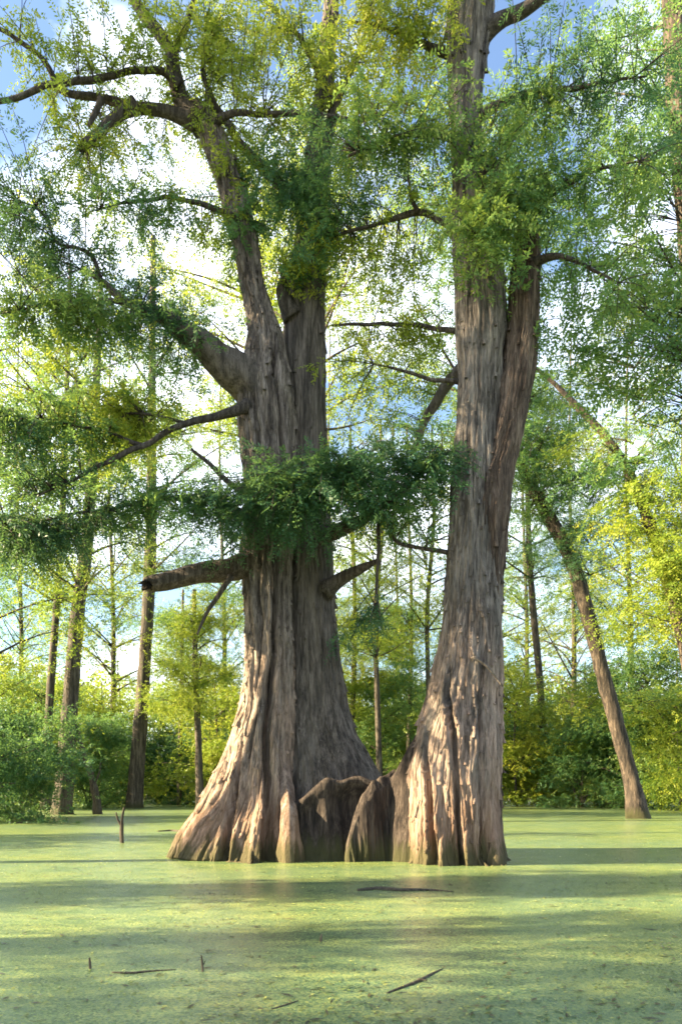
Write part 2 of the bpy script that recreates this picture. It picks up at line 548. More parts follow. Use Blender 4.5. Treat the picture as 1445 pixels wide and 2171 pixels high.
    if strips:
        B = Build()
        gr = V[:nh * ns].reshape(nh, ns, 3)
        rs = np.random.default_rng(seed + 70)
        dzr = zz[1] - zz[0]
        for q_ in range(strips):
            ln_ = max(5, int(rs.uniform(.25, 1.1) / dzr))
            k0 = int(rs.uniform(0, 1) ** 1.25 * (nh - ln_ - 2)) if q_ % 3 else int(rs.uniform(.02, .35) * (nh - ln_ - 2))
            th0 = rs.uniform(np.pi * .95, 2.05 * np.pi)
            nr = 7
            kk_ = np.linspace(k0, k0 + ln_, nr).astype(int)
            wdt = rs.uniform(.018, .05)
            dr = np.cumsum(rs.normal(0, .012, nr))
            t_ = np.linspace(0, 1, nr)
            out_ = rs.uniform(.006, .016) + rs.uniform(.0, .05) * np.maximum(0, (.35 - t_) / .35) ** 2 * (rs.uniform() < .5)
            hw = wdt * (.35 + .65 * np.sin(np.pi * np.clip(t_ * .9 + .05, 0, 1)) ** .6) / np.maximum(rr[kk_], .05)
            cols = []
            for sgn, ex in ((-1, -.012), (-.8, 1), (0, 1.25), (.8, 1), (1, -.012)):
                th_ = th0 + dr / np.maximum(rr[kk_], .1) + sgn * hw
                idx = np.round(th_ / (2 * np.pi) * ns).astype(int) % ns
                rloc = np.hypot(gr[kk_, idx, 0] - cx[kk_], gr[kk_, idx, 1] - Y)
                if sgn == -1:
                    rsum = np.zeros(nr)
                o_ = rloc + (out_ * ex if ex > 0 else ex)
                cols.append(np.stack([cx[kk_] + o_ * np.cos(th_), Y + o_ * np.sin(th_), zz[kk_]], -1))
            Vs = np.stack(cols, 1).reshape(-1, 3)
            a_ = np.arange(nr - 1)[:, None] * 5
            b_ = np.arange(4)[None, :]
            B.add(Vs, np.stack([a_ + b_, a_ + b_ + 1, a_ + 6 + b_, a_ + 5 + b_], -1).reshape(-1, 4), None)
        obj('bark_strips', B.make('bark_strips', [mat], BASE), tree, kind='stuff')
    for k_ in range(0, nh, 10):
        ANCH.append([cx[k_], Y + yo[k_], zz[k_]])
    return obj(name, mesh(name, V - BASE, [Q, Tt], [mat], smooth=True), tree)

YA, YB, YC, YD = 13.35, 13.75, 12.35, 12.25
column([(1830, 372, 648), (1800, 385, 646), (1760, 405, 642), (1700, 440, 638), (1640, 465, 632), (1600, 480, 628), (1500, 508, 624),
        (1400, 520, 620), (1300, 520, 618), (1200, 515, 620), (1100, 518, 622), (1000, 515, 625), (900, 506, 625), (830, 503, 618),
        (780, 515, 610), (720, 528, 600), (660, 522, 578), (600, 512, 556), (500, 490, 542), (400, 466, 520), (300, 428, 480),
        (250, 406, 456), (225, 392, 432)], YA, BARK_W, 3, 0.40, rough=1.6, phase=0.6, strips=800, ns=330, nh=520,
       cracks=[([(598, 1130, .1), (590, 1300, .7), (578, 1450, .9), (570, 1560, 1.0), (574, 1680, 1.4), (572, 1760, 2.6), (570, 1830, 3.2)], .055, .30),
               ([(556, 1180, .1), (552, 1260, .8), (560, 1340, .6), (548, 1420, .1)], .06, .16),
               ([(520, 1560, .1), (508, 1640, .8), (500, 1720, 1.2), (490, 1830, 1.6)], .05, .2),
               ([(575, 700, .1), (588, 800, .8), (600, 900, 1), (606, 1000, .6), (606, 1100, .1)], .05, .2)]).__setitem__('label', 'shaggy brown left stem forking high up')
column([(1830, 575, 838), (1760, 580, 828), (1700, 586, 815), (1640, 590, 798), (1600, 593, 775), (1550, 597, 750), (1500, 600, 734),
        (1400, 604, 718), (1300, 604, 708), (1200, 606, 704), (1000, 604, 696), (900, 604, 691), (800, 600, 690), (700, 602, 690),
        (600, 611, 691), (500, 627, 691), (400, 640, 695), (300, 655, 702), (200, 668, 707), (100, 680, 710), (0, 690, 716), (-160, 700, 718)],
       YB, BARK_G, 8, 0.20, rough=0.75, strips=350, ns=240, nh=420).__setitem__('label', 'smoother grey stem fused to the shaggy one')
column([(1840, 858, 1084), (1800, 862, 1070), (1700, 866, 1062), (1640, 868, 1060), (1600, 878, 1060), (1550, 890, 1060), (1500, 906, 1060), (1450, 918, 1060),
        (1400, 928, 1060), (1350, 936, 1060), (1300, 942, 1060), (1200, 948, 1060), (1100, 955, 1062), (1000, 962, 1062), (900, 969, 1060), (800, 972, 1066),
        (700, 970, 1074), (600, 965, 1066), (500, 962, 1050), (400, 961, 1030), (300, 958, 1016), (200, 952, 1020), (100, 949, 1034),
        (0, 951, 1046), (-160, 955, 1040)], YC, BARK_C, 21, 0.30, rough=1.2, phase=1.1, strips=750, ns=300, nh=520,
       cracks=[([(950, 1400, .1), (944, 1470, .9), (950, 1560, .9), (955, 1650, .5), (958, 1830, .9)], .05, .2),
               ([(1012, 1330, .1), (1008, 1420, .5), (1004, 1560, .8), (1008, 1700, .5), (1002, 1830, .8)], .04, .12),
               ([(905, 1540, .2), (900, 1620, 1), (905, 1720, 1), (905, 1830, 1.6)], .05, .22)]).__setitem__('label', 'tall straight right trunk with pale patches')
column([(1330, 1000, 1058), (1200, 990, 1064), (1100, 992, 1074), (1000, 1012, 1088), (950, 1030, 1100), (900, 1042, 1112), (800, 1058, 1130), (700, 1076, 1141), (600, 1080, 1139),
        (500, 1088, 1141), (440, 1098, 1136), (405, 1104, 1128)], YD, BARK_D, 31, 0.0, ns=110, nh=240, name='stem', strips=200, rough=1.2).__setitem__('label', 'brown side stem rising along the right trunk')

# root walls and buttresses around the foot
def buttress(path, name, mat, seed, label=None, n=70, ns=44, hollow=0.0):
    """path rows: x, y (ground metres), top height, half thickness at foot, half thickness at top"""
    path = list(path)
    a_, b_ = np.array(path[-2]), np.array(path[-1])
    if b_[2] < 1.0:
        e_ = b_ + (b_ - a_) * 0.5
        path.append((e_[0], e_[1], -0.28, b_[3] * .7, b_[4] * .7))
    p = smooth_path(np.array([[a[0], a[1], 0.0, a[2], a[3], a[4]] for a in path]), n)
    T = norm(np.gradient(p[:, :2], axis=0))
    N = np.stack([T[:, 1], -T[:, 0]], -1)
    s = np.linspace(-1, 1, ns)
    prof_w = np.sign(s) * np.clip(np.abs(s) * 1.0, 0, 1)
    V = np.zeros((n, ns, 3))
    for k_ in range(ns):
        a = abs(s[k_])
        hz = (1 - a) ** 0.55 if a < 1 else 0.0           # 1 at the crest, 0 at the foot
        half = p[:, 5] * min(1, a * 5) + (p[:, 4] - p[:, 5]) * a ** 2.0
        if hollow and s[k_] > 0:
            lnn = np.arange(n) / n
            half = half - hollow * math.sin(math.pi * min(1, max(0, (a - .10) / .95))) ** .7 * np.clip(np.sin(np.pi * np.clip(lnn * 1.45, 0, 1)), 0, 1) * (1 + .5 * vnoise(lnn * 7, lnn * 0, 64, seed + 8))
        half = half * np.sign(s[k_])
        ln = np.arange(n) / n
        bul = 0.12 * vnoise(ln * 13 + 3 * (s[k_] > 0), np.full(n, hz * 1.2), 64, seed, 2) + 0.03 * vnoise(ln * 60, np.full(n, hz * 2), 64, seed + 1, 2)
        half = half + np.sign(s[k_]) * bul * (0.04 + a)
        V[:, k_, 0] = p[:, 0] + N[:, 0] * half
        V[:, k_, 1] = p[:, 1] + N[:, 1] * half
        V[:, k_, 2] = -0.3 + hz * (p[:, 3] + 0.3) + 0.05 * vnoise(ln * 14, np.full(n, 0.3), 64, seed + 4, 1) * hz * .6
    V = V.reshape(-1, 3)
    i = np.arange(n - 1)[:, None] * ns
    j = np.arange(ns - 1)[None, :]
    Q = np.stack([i + j, i + ns + j, i + ns + j + 1, i + j + 1], -1).reshape(-1, 4)
    return obj(name, mesh(name, V - BASE, [Q], [mat], smooth=True), tree, label=label)

def G(x, y):
    """ground point under reference pixel (x, y)"""
    Y = CAMZ * F / (y - HY)
    return (x - CX) / F * Y, Y

def bt(rows):
    out = []
    for (x, Y, ytop, hb, ht) in rows:
        out.append(((x - CX) / F * Y, Y, CAMZ + (HY - ytop) / F * Y, hb, ht))
    return out

buttress(bt([(585, 13.5, 1480, .26, .13), (596, 13.1, 1570, .24, .13), (606, 12.75, 1650, .23, .13), (611, 12.45, 1690, .21, .13), (613, 12.2, 1735, .18, .12), (614, 12.05, 1800, .15, .09)]),
         'buttress', BARK_W, 41, 'narrow sunlit toe of the left trunk')
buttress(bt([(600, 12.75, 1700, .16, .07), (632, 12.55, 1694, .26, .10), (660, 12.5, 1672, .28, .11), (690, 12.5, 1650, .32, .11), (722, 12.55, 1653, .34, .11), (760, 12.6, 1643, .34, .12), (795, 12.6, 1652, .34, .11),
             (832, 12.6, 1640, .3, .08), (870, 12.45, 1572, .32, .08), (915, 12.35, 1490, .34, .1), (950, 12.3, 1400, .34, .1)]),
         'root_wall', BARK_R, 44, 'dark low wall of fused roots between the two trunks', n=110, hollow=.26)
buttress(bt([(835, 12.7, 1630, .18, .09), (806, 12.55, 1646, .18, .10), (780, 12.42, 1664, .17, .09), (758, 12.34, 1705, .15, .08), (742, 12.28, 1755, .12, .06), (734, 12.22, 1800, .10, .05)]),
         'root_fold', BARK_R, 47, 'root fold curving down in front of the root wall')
buttress(bt([(470, 13.5, 1640, .3, .10), (435, 13.35, 1692, .26, .09), (405, 13.2, 1745, .2, .07), (388, 13.1, 1792, .14, .05)]), 'buttress', BARK_W, 52)
buttress(bt([(530, 13.2, 1580, .24, .09), (520, 12.9, 1660, .2, .08), (512, 12.75, 1730, .17, .06), (508, 12.6, 1790, .12, .05)]), 'buttress', BARK_W, 55)
buttress(bt([(955, 12.2, 1500, .26, .1), (945, 11.95, 1610, .24, .09), (940, 11.8, 1710, .2, .08), (938, 11.7, 1790, .14, .05)]), 'buttress', BARK_C, 58)
buttress(bt([(1030, 12.2, 1560, .24, .1), (1040, 11.95, 1660, .2, .09), (1046, 11.8, 1750, .16, .07), (1050, 11.65, 1806, .12, .05)]), 'buttress', BARK_C, 61)
buttress(bt([(740, 13.7, 1560, .4, .12), (775, 13.6, 1615, .36, .1), (810, 13.5, 1660, .3, .08), (850, 13.3, 1720, .2, .06)]), 'buttress', BARK_G, 64)

def limb(rows, Y0, Y1, mat=BARK_L, name='branch', label=None, ns=12, parent=None, rough=0.18, base=None, anchors=True, blunt=False):
    """rows: (x, y, width) in reference pixels, depth runs Y0 -> Y1"""
    k_ = len(rows)
    pts = []
    for q, (x, y, w_) in enumerate(rows):
        Yq = Y0 + (Y1 - Y0) * q / (k_ - 1)
        p = P(x, y, Yq)
        pts.append([p[0], p[1], p[2], w_ / 2 / F * Yq])
    pts = np.array(pts)
    ln = np.linalg.norm(np.diff(pts[:, :3], axis=0), axis=1).sum()
    n = int(np.clip(ln / 0.08, 12, 120))
    s = smooth_path(pts, n)
    s[:, 3] *= 1 + 0.45 * np.exp(-np.linspace(0, ln, n) / (1.2 * s[0, 3] + .02))
    s[:, 3] = np.maximum(s[:, 3], 0.004)
    jit = rng.normal(0, 1, (n, 3))
    kk = np.hanning(9); kk /= kk.sum()
    for c_ in range(3):
        jit[:, c_] = np.convolve(jit[:, c_], kk, 'same')
    env = np.minimum(np.arange(n) / 6.0, 1)[:, None]
    s[:, :3] += jit * env * 0.03 * min(1.0, ln / 2)
    V, q, t = tube(s[:, :3], s[:, 3], ns, int(rng.integers(1000)), rough)
    if name == 'broken_limb':
        e0 = (n - 1) * ns
        tg = norm(s[-1, :3] - s[-3, :3])
        V[e0:e0 + ns] += tg[None, :] * (s[-1, 3] * 2.2 * rng.uniform(-.3, 1, ns) ** 2)[:, None]
        V[e0 - ns:e0] += tg[None, :] * (s[-1, 3] * rng.uniform(-.2, .5, ns))[:, None]
        V[-1] -= tg * s[-1, 3] * .8
    b = BASE if base is None else np.asarray(base)
    if anchors:
        for r_ in s[::3, :3]:
            ANCH.append(list(r_))
    return obj(name, mesh(name, V - b, [q, t], [mat], smooth=True), tree if parent is None else parent, label=label)

limb([(560, 850, 70), (520, 800, 74), (470, 768, 66), (420, 728, 52), (375, 692, 42), (320, 662, 26), (265, 640, 18), (215, 598, 12), (170, 570, 8)], 13.3, 12.2, BARK_G, 'limb', 'thick pale limb reaching up to the left', 20)
b_low = limb([(525, 862, 22), (495, 872, 19), (440, 885, 15), (380, 905, 13), (300, 945, 12), (220, 985, 9), (140, 1028, 6), (60, 1060, 4)], 13.0, 11.8)
limb([(400, 898, 7), (330, 882, 6), (255, 878, 4)], 12.7, 12.6, parent=b_low)
b_stub = limb([(545, 1190, 46), (500, 1203, 46), (430, 1216, 42), (370, 1227, 40), (322, 1236, 38), (312, 1240, 20)], 13.2, 12.7, BARK_L, 'broken_limb', 'blunt broken limb stub on the left trunk', 20)
limb([(490, 1222, 12), (462, 1262, 10), (440, 1302, 8), (420, 1345, 5)], 12.9, 12.6, parent=b_stub)
limb([(515, 1045, 14), (480, 1018, 11), (445, 985, 9), (405, 952, 6)], 13.0, 12.5)
b_top = limb([(428, 262, 44), (400, 232, 36), (375, 190, 34), (368, 140, 30), (362, 108, 27), (330, 60, 24), (290, 2, 22), (262, -70, 18)], 13.35, 13.0, name='limb', label='dark top limb of the forked left stem')
limb([(364, 118, 16), (382, 85, 13), (395, 55, 12), (410, 0, 10), (425, -60, 8)], 13.2, 13.6, parent=b_top)
limb([(378, 180, 18), (345, 152, 15), (280, 152, 13), (180, 172, 13), (80, 192, 12), (-20, 222, 10), (-90, 245, 7)], 13.1, 12.2, parent=b_top)
b_left = limb([(415, 258, 30), (340, 236, 24), (270, 226, 20), (200, 206, 15), (130, 190, 13), (100, 135, 11), (40, 85, 9), (-30, 45, 7)], 13.3, 12.6)
limb([(285, 222, 24), (245, 250, 23), (210, 282, 21), (172, 316, 18)], 12.95, 12.6, name='broken_limb', label='short dark broken stub hanging from the top branch', parent=b_left)
limb([(215, 212, 13), (200, 245, 12), (188, 268, 8)], 12.8, 12.6, parent=b_left)
limb([(450, 262, 18), (480, 247, 14), (520, 241, 12), (620, 238, 11), (730, 252, 9), (800, 240, 8), (872, 198, 5)], 13.2, 12.6)
limb([(668, 470, 30), (630, 428, 27), (590, 388, 24), (540, 335, 21), (500, 285, 17), (455, 215, 12), (430, 150, 9), (440, 60, 6)], 13.7, 13.2, name='limb')
limb([(435, 250, 14), (437, 225, 11), (440, 203, 8)], 13.2, 13.1)
limb([(622, 672, 34), (606, 640, 30), (598, 612, 24), (604, 594, 18), (596, 582, 8)], 13.5, 13.2, name='broken_limb', label='crooked dark snag in the crotch of the left trunk')
b_fork = limb([(985, 492, 16), (935, 470, 12), (885, 450, 13), (800, 475, 9), (715, 497, 6)], 12.3, 12.8)
limb([(885, 450, 10), (872, 420, 7), (865, 370, 4)], 12.5, 12.5, parent=b_fork)
limb([(985, 705, 12), (920, 695, 10), (850, 684, 9), (780, 688, 7), (705, 690, 5)], 12.5, 13.4)
limb([(680, 1135, 34), (720, 1122, 28), (765, 1104, 23), (820, 1068, 16), (880, 1018, 11), (935, 965, 6)], 13.4, 12.2, name='limb', label='limb under the dark green spray between the trunks')
limb([(690, 1250, 34), (730, 1222, 26), (765, 1205, 20), (800, 1188, 10)], 13.4, 12.9, name='broken_limb', label='short stub on the right side of the grey stem')
limb([(1005, 85, 40), (1045, 55, 32), (1090, 28, 27), (1145, 0, 22), (1210, -40, 18)], 12.35, 12.0, name='limb', label='top limb leaving the right trunk')
limb([(1000, 760, 30), (962, 800, 24), (925, 850, 22), (895, 905, 18), (870, 960, 12)], 12.8, 13.6, BARK_G)
limb([(990, 812, 11), (920, 806, 9), (860, 788, 7), (790, 772, 4)], 12.4, 12.4)
limb([(1000, 1180, 12), (940, 1170, 10), (890, 1160, 9), (840, 1146, 9), (828, 1112, 9), (795, 1078, 7)], 12.3, 12.4)
limb([(800, 1082, 7), (803, 1150, 8), (798, 1220, 7), (802, 1300, 5)], 12.4, 12.4, name='vine', label='thin vine hanging straight down between the trunks', rough=0.3)
limb([(1000, 1392, 5), (1025, 1408, 6), (1045, 1430, 5), (1066, 1455, 4)], 11.72, 11.75, BARK_G, name='vine', label='pale thin vine slanting over the right trunk')
# upper and outer branches that carry the high foliage
limb([(1000, 250, 24), (1080, 215, 17), (1170, 190, 12), (1270, 180, 8), (1370, 160, 4)], 12.3, 11.2)
limb([(985, 300, 20), (900, 285, 14), (820, 300, 9), (740, 330, 5)], 12.3, 11.6)
limb([(1120, 470, 24), (1160, 420, 15), (1220, 380, 10), (1300, 350, 6), (1380, 340, 4)], 12.2, 11.4)
limb([(1120, 560, 20), (1180, 545, 12), (1240, 560, 8), (1310, 600, 4)], 12.2, 11.6)
limb([(1010, 330, 20), (1030, 400, 12), (1030, 460, 7), (1020, 520, 4)], 12.1, 11.4)
limb([(965, 120, 20), (890, 90, 13), (820, 60, 9), (740, 50, 5)], 12.4, 12.0)
limb([(690, 300, 18), (720, 200, 12), (760, 110, 9), (790, 20, 6), (800, -60, 4)], 13.7, 13.0)
limb([(680, 160, 16), (640, 90, 11), (590, 30, 8), (540, -30, 5)], 13.7, 13.2)
limb([(520, 470, 16), (440, 440, 11), (360, 420, 9), (280, 430, 6), (200, 450, 4)], 13.2, 12.4)
limb([(330, 662, 14), (240, 640, 10), (140, 640, 7), (40, 660, 4)], 12.7, 11.6)
limb([(215, 598, 10), (190, 540, 8), (120, 515, 6), (95, 450, 5), (30, 425, 3)], 12.3, 12.0)
limb([(530, 1100, 22), (440, 1060, 15), (340, 1060, 11), (230, 1080, 8), (110, 1100, 5), (0, 1110, 4)], 13.0, 11.5)
limb([(300, 945, 9), (200, 910, 7), (100, 890, 5), (10, 880, 4)], 12.4, 11.6)
limb([(600, 1060, 22), (590, 1030, 15), (640, 1015, 10), (730, 1000, 6)], 12.8, 11.6)

# ---- foliage of the hero tree
ANCH = np.array(ANCH)

def clump(cx, cy, rx, ry, Y, dep, nst, tint, leaf='D', nsp=7, tw=0.10, parent=None, base=None, anch=None, name='foliage', ll=0.085, lw=0.022, nl=16, L=0.36, maxa=3.2):
    """a mass of leafy twigs: centre and radii in reference pixels at depth Y, dep = half depth in metres"""
    c = P(cx, cy, Y)
    r = np.array([rx / F * Y, dep, ry / F * Y])
    A = ANCH if anch is None else anch
    d = np.linalg.norm((A - c) / np.array([1, 1.3, 1]), axis=1)
    near = A[np.argsort(d)[:14]]
    B = Build()
    S, D, Ls, Tn = [], [], [], []
    for i in range(nst):
        u = rng.normal(0, 0.62, 3)
        u *= min(1.0, 1.7 / np.linalg.norm(u))
        tgt = c + u * r
        da = np.linalg.norm(near - tgt, axis=1)
        st = near[np.argmin(da + rng.uniform(0, 0.4, len(da)))]
        if np.linalg.norm(st - tgt) > maxa:
            st = tgt + norm(st - tgt) * maxa
        mid = (st + tgt) / 2 + np.array([0, 0, 0.12]) * np.linalg.norm(tgt - st) + rng.normal(0, 0.06, 3)
        t = np.linspace(0, 1, 7)[:, None]
        path = st * (1 - t) ** 2 + 2 * mid * t * (1 - t) + tgt * t * t
        path[:, 2] -= 0.12 * t[:, 0] ** 3
        V, q, tr = tube(path, np.linspace(0.011, 0.003, 7), 3)
        B.add(V, q, tr, 1)
        lnp = np.linalg.norm(tgt - st)
        lo = max(0.35, 1 - 0.9 / max(lnp, 0.01)) if lnp > 0.9 else 0.15
        tt = rng.uniform(lo, 1.0, nsp)[:, None]
        pp = st * (1 - tt) ** 2 + 2 * mid * tt * (1 - tt) + tgt * tt * tt
        pp[:, 2] -= 0.12 * tt[:, 0] ** 3
        tg = norm(tgt - mid)[None, :]
        dd = tg * 0.6 + rand_dirs(nsp) * 0.75
        dd[:, 2] = dd[:, 2] * 0.6 - 0.12
        S.append(pp); D.append(dd)
        Ls.append(L * rng.uniform(0.6, 1.35, nsp))
        Tn.append(np.full(nsp, tint + rng.normal(0, tw)))
    S = np.vstack(S); D = np.vstack(D); Ls = np.concatenate(Ls); Tn = np.concatenate(Tn)
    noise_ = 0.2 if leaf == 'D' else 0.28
    V, q, tt = sprays(S, D, Ls, nl, ll, lw, noise_, Tn)
    B.add(V, q, None, 0, tt)
    mt = {'D': LEAF_D, 'Y': LEAF_Y, 'M': LEAF_M}[leaf]
    b = BASE if base is None else np.asarray(base)
    return obj(name, B.make(name, [mt, BARK_L], b), tree if parent is None else parent)

BR = dict(ll=0.085, lw=0.027, nl=16, L=0.36)
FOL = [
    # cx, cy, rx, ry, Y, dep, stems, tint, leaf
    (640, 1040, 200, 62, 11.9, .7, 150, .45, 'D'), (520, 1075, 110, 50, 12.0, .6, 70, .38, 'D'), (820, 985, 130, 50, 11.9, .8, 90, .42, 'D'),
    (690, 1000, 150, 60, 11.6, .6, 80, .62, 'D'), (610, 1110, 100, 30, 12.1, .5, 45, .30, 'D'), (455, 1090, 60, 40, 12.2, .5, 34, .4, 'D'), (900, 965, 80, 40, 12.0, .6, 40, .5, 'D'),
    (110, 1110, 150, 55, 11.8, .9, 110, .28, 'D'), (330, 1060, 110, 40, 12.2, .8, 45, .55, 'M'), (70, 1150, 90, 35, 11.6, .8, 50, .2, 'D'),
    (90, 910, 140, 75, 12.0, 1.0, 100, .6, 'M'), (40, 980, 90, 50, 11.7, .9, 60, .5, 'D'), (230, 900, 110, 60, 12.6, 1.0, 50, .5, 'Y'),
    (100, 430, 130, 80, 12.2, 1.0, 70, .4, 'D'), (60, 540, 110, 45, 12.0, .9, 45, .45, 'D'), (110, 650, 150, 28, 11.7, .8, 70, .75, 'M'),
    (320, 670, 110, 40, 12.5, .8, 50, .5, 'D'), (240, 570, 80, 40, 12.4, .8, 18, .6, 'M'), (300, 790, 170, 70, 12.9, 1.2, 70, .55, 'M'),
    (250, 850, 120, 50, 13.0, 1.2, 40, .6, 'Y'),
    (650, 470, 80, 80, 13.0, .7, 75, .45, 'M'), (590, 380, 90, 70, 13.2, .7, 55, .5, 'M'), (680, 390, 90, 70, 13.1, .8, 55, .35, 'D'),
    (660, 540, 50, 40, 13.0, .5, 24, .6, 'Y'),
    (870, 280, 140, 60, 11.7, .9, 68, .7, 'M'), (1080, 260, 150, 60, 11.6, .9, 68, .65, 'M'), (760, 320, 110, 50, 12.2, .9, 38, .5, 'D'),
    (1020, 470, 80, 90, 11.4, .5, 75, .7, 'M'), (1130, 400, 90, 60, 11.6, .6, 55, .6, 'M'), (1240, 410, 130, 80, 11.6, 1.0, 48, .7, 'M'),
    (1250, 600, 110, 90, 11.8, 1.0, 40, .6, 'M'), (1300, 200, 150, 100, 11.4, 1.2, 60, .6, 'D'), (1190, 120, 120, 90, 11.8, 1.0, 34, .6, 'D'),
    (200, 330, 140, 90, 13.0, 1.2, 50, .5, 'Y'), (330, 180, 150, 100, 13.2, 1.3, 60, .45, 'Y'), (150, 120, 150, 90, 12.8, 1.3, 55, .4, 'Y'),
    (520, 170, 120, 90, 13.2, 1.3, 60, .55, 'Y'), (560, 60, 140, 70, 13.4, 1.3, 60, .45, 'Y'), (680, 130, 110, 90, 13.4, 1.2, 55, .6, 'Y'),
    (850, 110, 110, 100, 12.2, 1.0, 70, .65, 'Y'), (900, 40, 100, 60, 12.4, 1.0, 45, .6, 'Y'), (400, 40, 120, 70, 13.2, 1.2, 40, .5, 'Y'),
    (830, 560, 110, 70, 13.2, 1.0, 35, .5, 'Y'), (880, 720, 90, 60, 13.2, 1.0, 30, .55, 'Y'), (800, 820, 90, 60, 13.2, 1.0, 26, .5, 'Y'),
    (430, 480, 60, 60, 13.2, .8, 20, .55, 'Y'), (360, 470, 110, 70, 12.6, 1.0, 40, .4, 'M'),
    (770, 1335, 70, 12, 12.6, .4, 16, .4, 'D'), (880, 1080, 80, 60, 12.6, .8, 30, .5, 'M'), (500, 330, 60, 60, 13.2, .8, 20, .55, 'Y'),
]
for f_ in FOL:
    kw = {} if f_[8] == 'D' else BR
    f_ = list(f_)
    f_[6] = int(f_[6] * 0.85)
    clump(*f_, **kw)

# ------------------------------------------------------------------ background trees
def crown_mesh(name, rad, hgt, nlimb, nclump, nleaf, ll, lw, leaf, tint, tw=0.16, spread=0.9, lo=0.0, seed=1, wood=None):
    """crown round the vertical axis, z from 0 to hgt, with forking limbs; leaves in uneven clumps"""
    global rng
    keep = rng
    rng = np.random.default_rng(seed)
    B = Build()
    S, D, Ls, Tn = [], [], [], []
    for i in range(nlimb):
        z0 = hgt * (lo + (0.88 - lo) * rng.uniform(0, 1))
        az = rng.uniform(0, 2 * np.pi)
        w_ = math.sin(math.pi * min(0.98, 0.2 + 0.72 * z0 / hgt)) ** 0.6
        ln = rad * w_ * rng.uniform(0.45, 1.2)
        d = np.array([math.cos(az), math.sin(az), 0])
        rise = rng.uniform(-0.08, 0.45) * ln
        p0 = np.array([0, 0, max(0, z0 - 0.10 * hgt)])
        p1 = d * ln * 0.5 + np.array([0, 0, z0 + rise * .3]) + rng.normal(0, .06 * rad, 3)
        p2 = d * ln + np.array([0, 0, z0 + rise]) + rng.normal(0, .05 * rad, 3)
        t = np.linspace(0, 1, 8)[:, None]
        path = p0 * (1 - t) ** 2 + 2 * p1 * t * (1 - t) + p2 * t * t
        V, q, tr = tube(path, np.linspace(0.010 * rad + 0.015, 0.006, 8), 4)
        B.add(V, q, tr, 1)
        for c_ in range(nclump):
            tt = rng.uniform(0.25, 1.05)
            on = p0 * (1 - tt) ** 2 + 2 * p1 * tt * (1 - tt) + p2 * tt * tt
            c = on + rng.normal(0, 0.13 * rad, 3) * np.array([1, 1, .8])
            V, q, tr = tube(np.linspace(on, c, 3), np.array([.012, .009, .005]) * (1 + rad * .1), 3)
            B.add(V, q, tr, 1)
            tv = tint + rng.normal(0, tw)
            n = max(2, int(nleaf * rng.uniform(0.3, 1.7)))
            cs = rng.uniform(0.4, 1.3) * spread
            S.append(c + rng.normal(0, 1, (n, 3)) * np.array([cs, cs, cs * 0.5]))
            dd = rand_dirs(n); dd[:, 2] = dd[:, 2] * 0.5 - 0.1
            D.append(dd)
            Ls.append(ll * 4 * rng.uniform(0.6, 1.3, n))
            Tn.append(np.full(n, tv))
    S = np.vstack(S); D = np.vstack(D); Ls = np.concatenate(Ls); Tn = np.concatenate(Tn)
    V, q, tt = sprays(S, D, Ls, 10, ll, lw * .66, 0.3, Tn)
    B.add(V, q, None, 0, tt)
    mt = {'D': LEAF_D, 'Y': LEAF_Y, 'M': LEAF_M}[leaf]
    m = B.make(name, [mt, BARK_B])
    rng = keep
    return m

CR = {
    'ty': crown_mesh('crown', 5.5, 15, 26, 6, 24, .15, .08, 'Y', .45, spread=.7, seed=101),
    'tm': crown_mesh('crown', 5.5, 15, 26, 6, 24, .15, .08, 'M', .55, spread=.7, seed=102),
    'td': crown_mesh('crown', 5.0, 16, 26, 6, 22, .16, .07, 'D', .7, spread=.7, seed=103),
    'uy': crown_mesh('crown', 3.6, 7.5, 20, 6, 34, .13, .08, 'Y', .5, spread=.6, seed=104),
    'um': crown_mesh('crown', 3.6, 7.5, 20, 6, 34, .13, .08, 'M', .6, spread=.6, seed=105),
    'bm': crown_mesh('foliage', 2.8, 4.2, 20, 6, 34, .12, .07, 'M', .42, spread=.5, lo=0.02, seed=106),
    'by': crown_mesh('foliage', 2.8, 4.2, 20, 6, 34, .12, .07, 'Y', .40, spread=.5, lo=0.02, seed=107),
    'bd': crown_mesh('foliage', 2.8, 4.0, 20, 6, 34, .12, .07, 'M', .22, spread=.5, lo=0.02, seed=108),
}

def bgtree(rows, Y, label, crowns, name='background_tree', cat='tree', group='trees standing behind the big cypress', mat=BARK_B, ns=12):
    """rows: (x, y, width) trunk outline in reference pixels from the foot up; crowns: (key, dx, z of crown foot, scale xy, scale z, rot)"""
    x0, y0, w0 = rows[0]
    p0 = P(x0, y0, Y)
    base = np.array([p0[0], Y, 0.0])
    root = thing(name, tuple(base), label, cat, group)
    pts = [[p0[0], Y, -0.3, w0 * 1.35 / 2 / F * Y]]
    for (x, y, w_) in rows:
        p = P(x, y, Y)
        if p[2] > 0.05:
            pts.append([p[0], Y, p[2], w_ / 2 / F * Y])
    pts = np.array(pts)
    s = smooth_path(pts, 60)
    s[:, 3] = np.maximum(s[:, 3], 0.01)
    V, q, t = tube(s[:, :3], s[:, 3], ns, int(rng.integers(999)), 0.12)
    obj('trunk', mesh('trunk', V - base, [q, t], [mat], smooth=True), root)
    for (key, dx, dz, sx, sz, rot) in crowns:
        ax = np.interp(dz, s[:, 2], s[:, 0]) - base[0]
        o = obj('crown', CR[key], root, (ax + dx, 0.0, dz))
        o.scale = (sx, sx, sz)
        o.rotation_euler = (0, 0, rot)
    return root

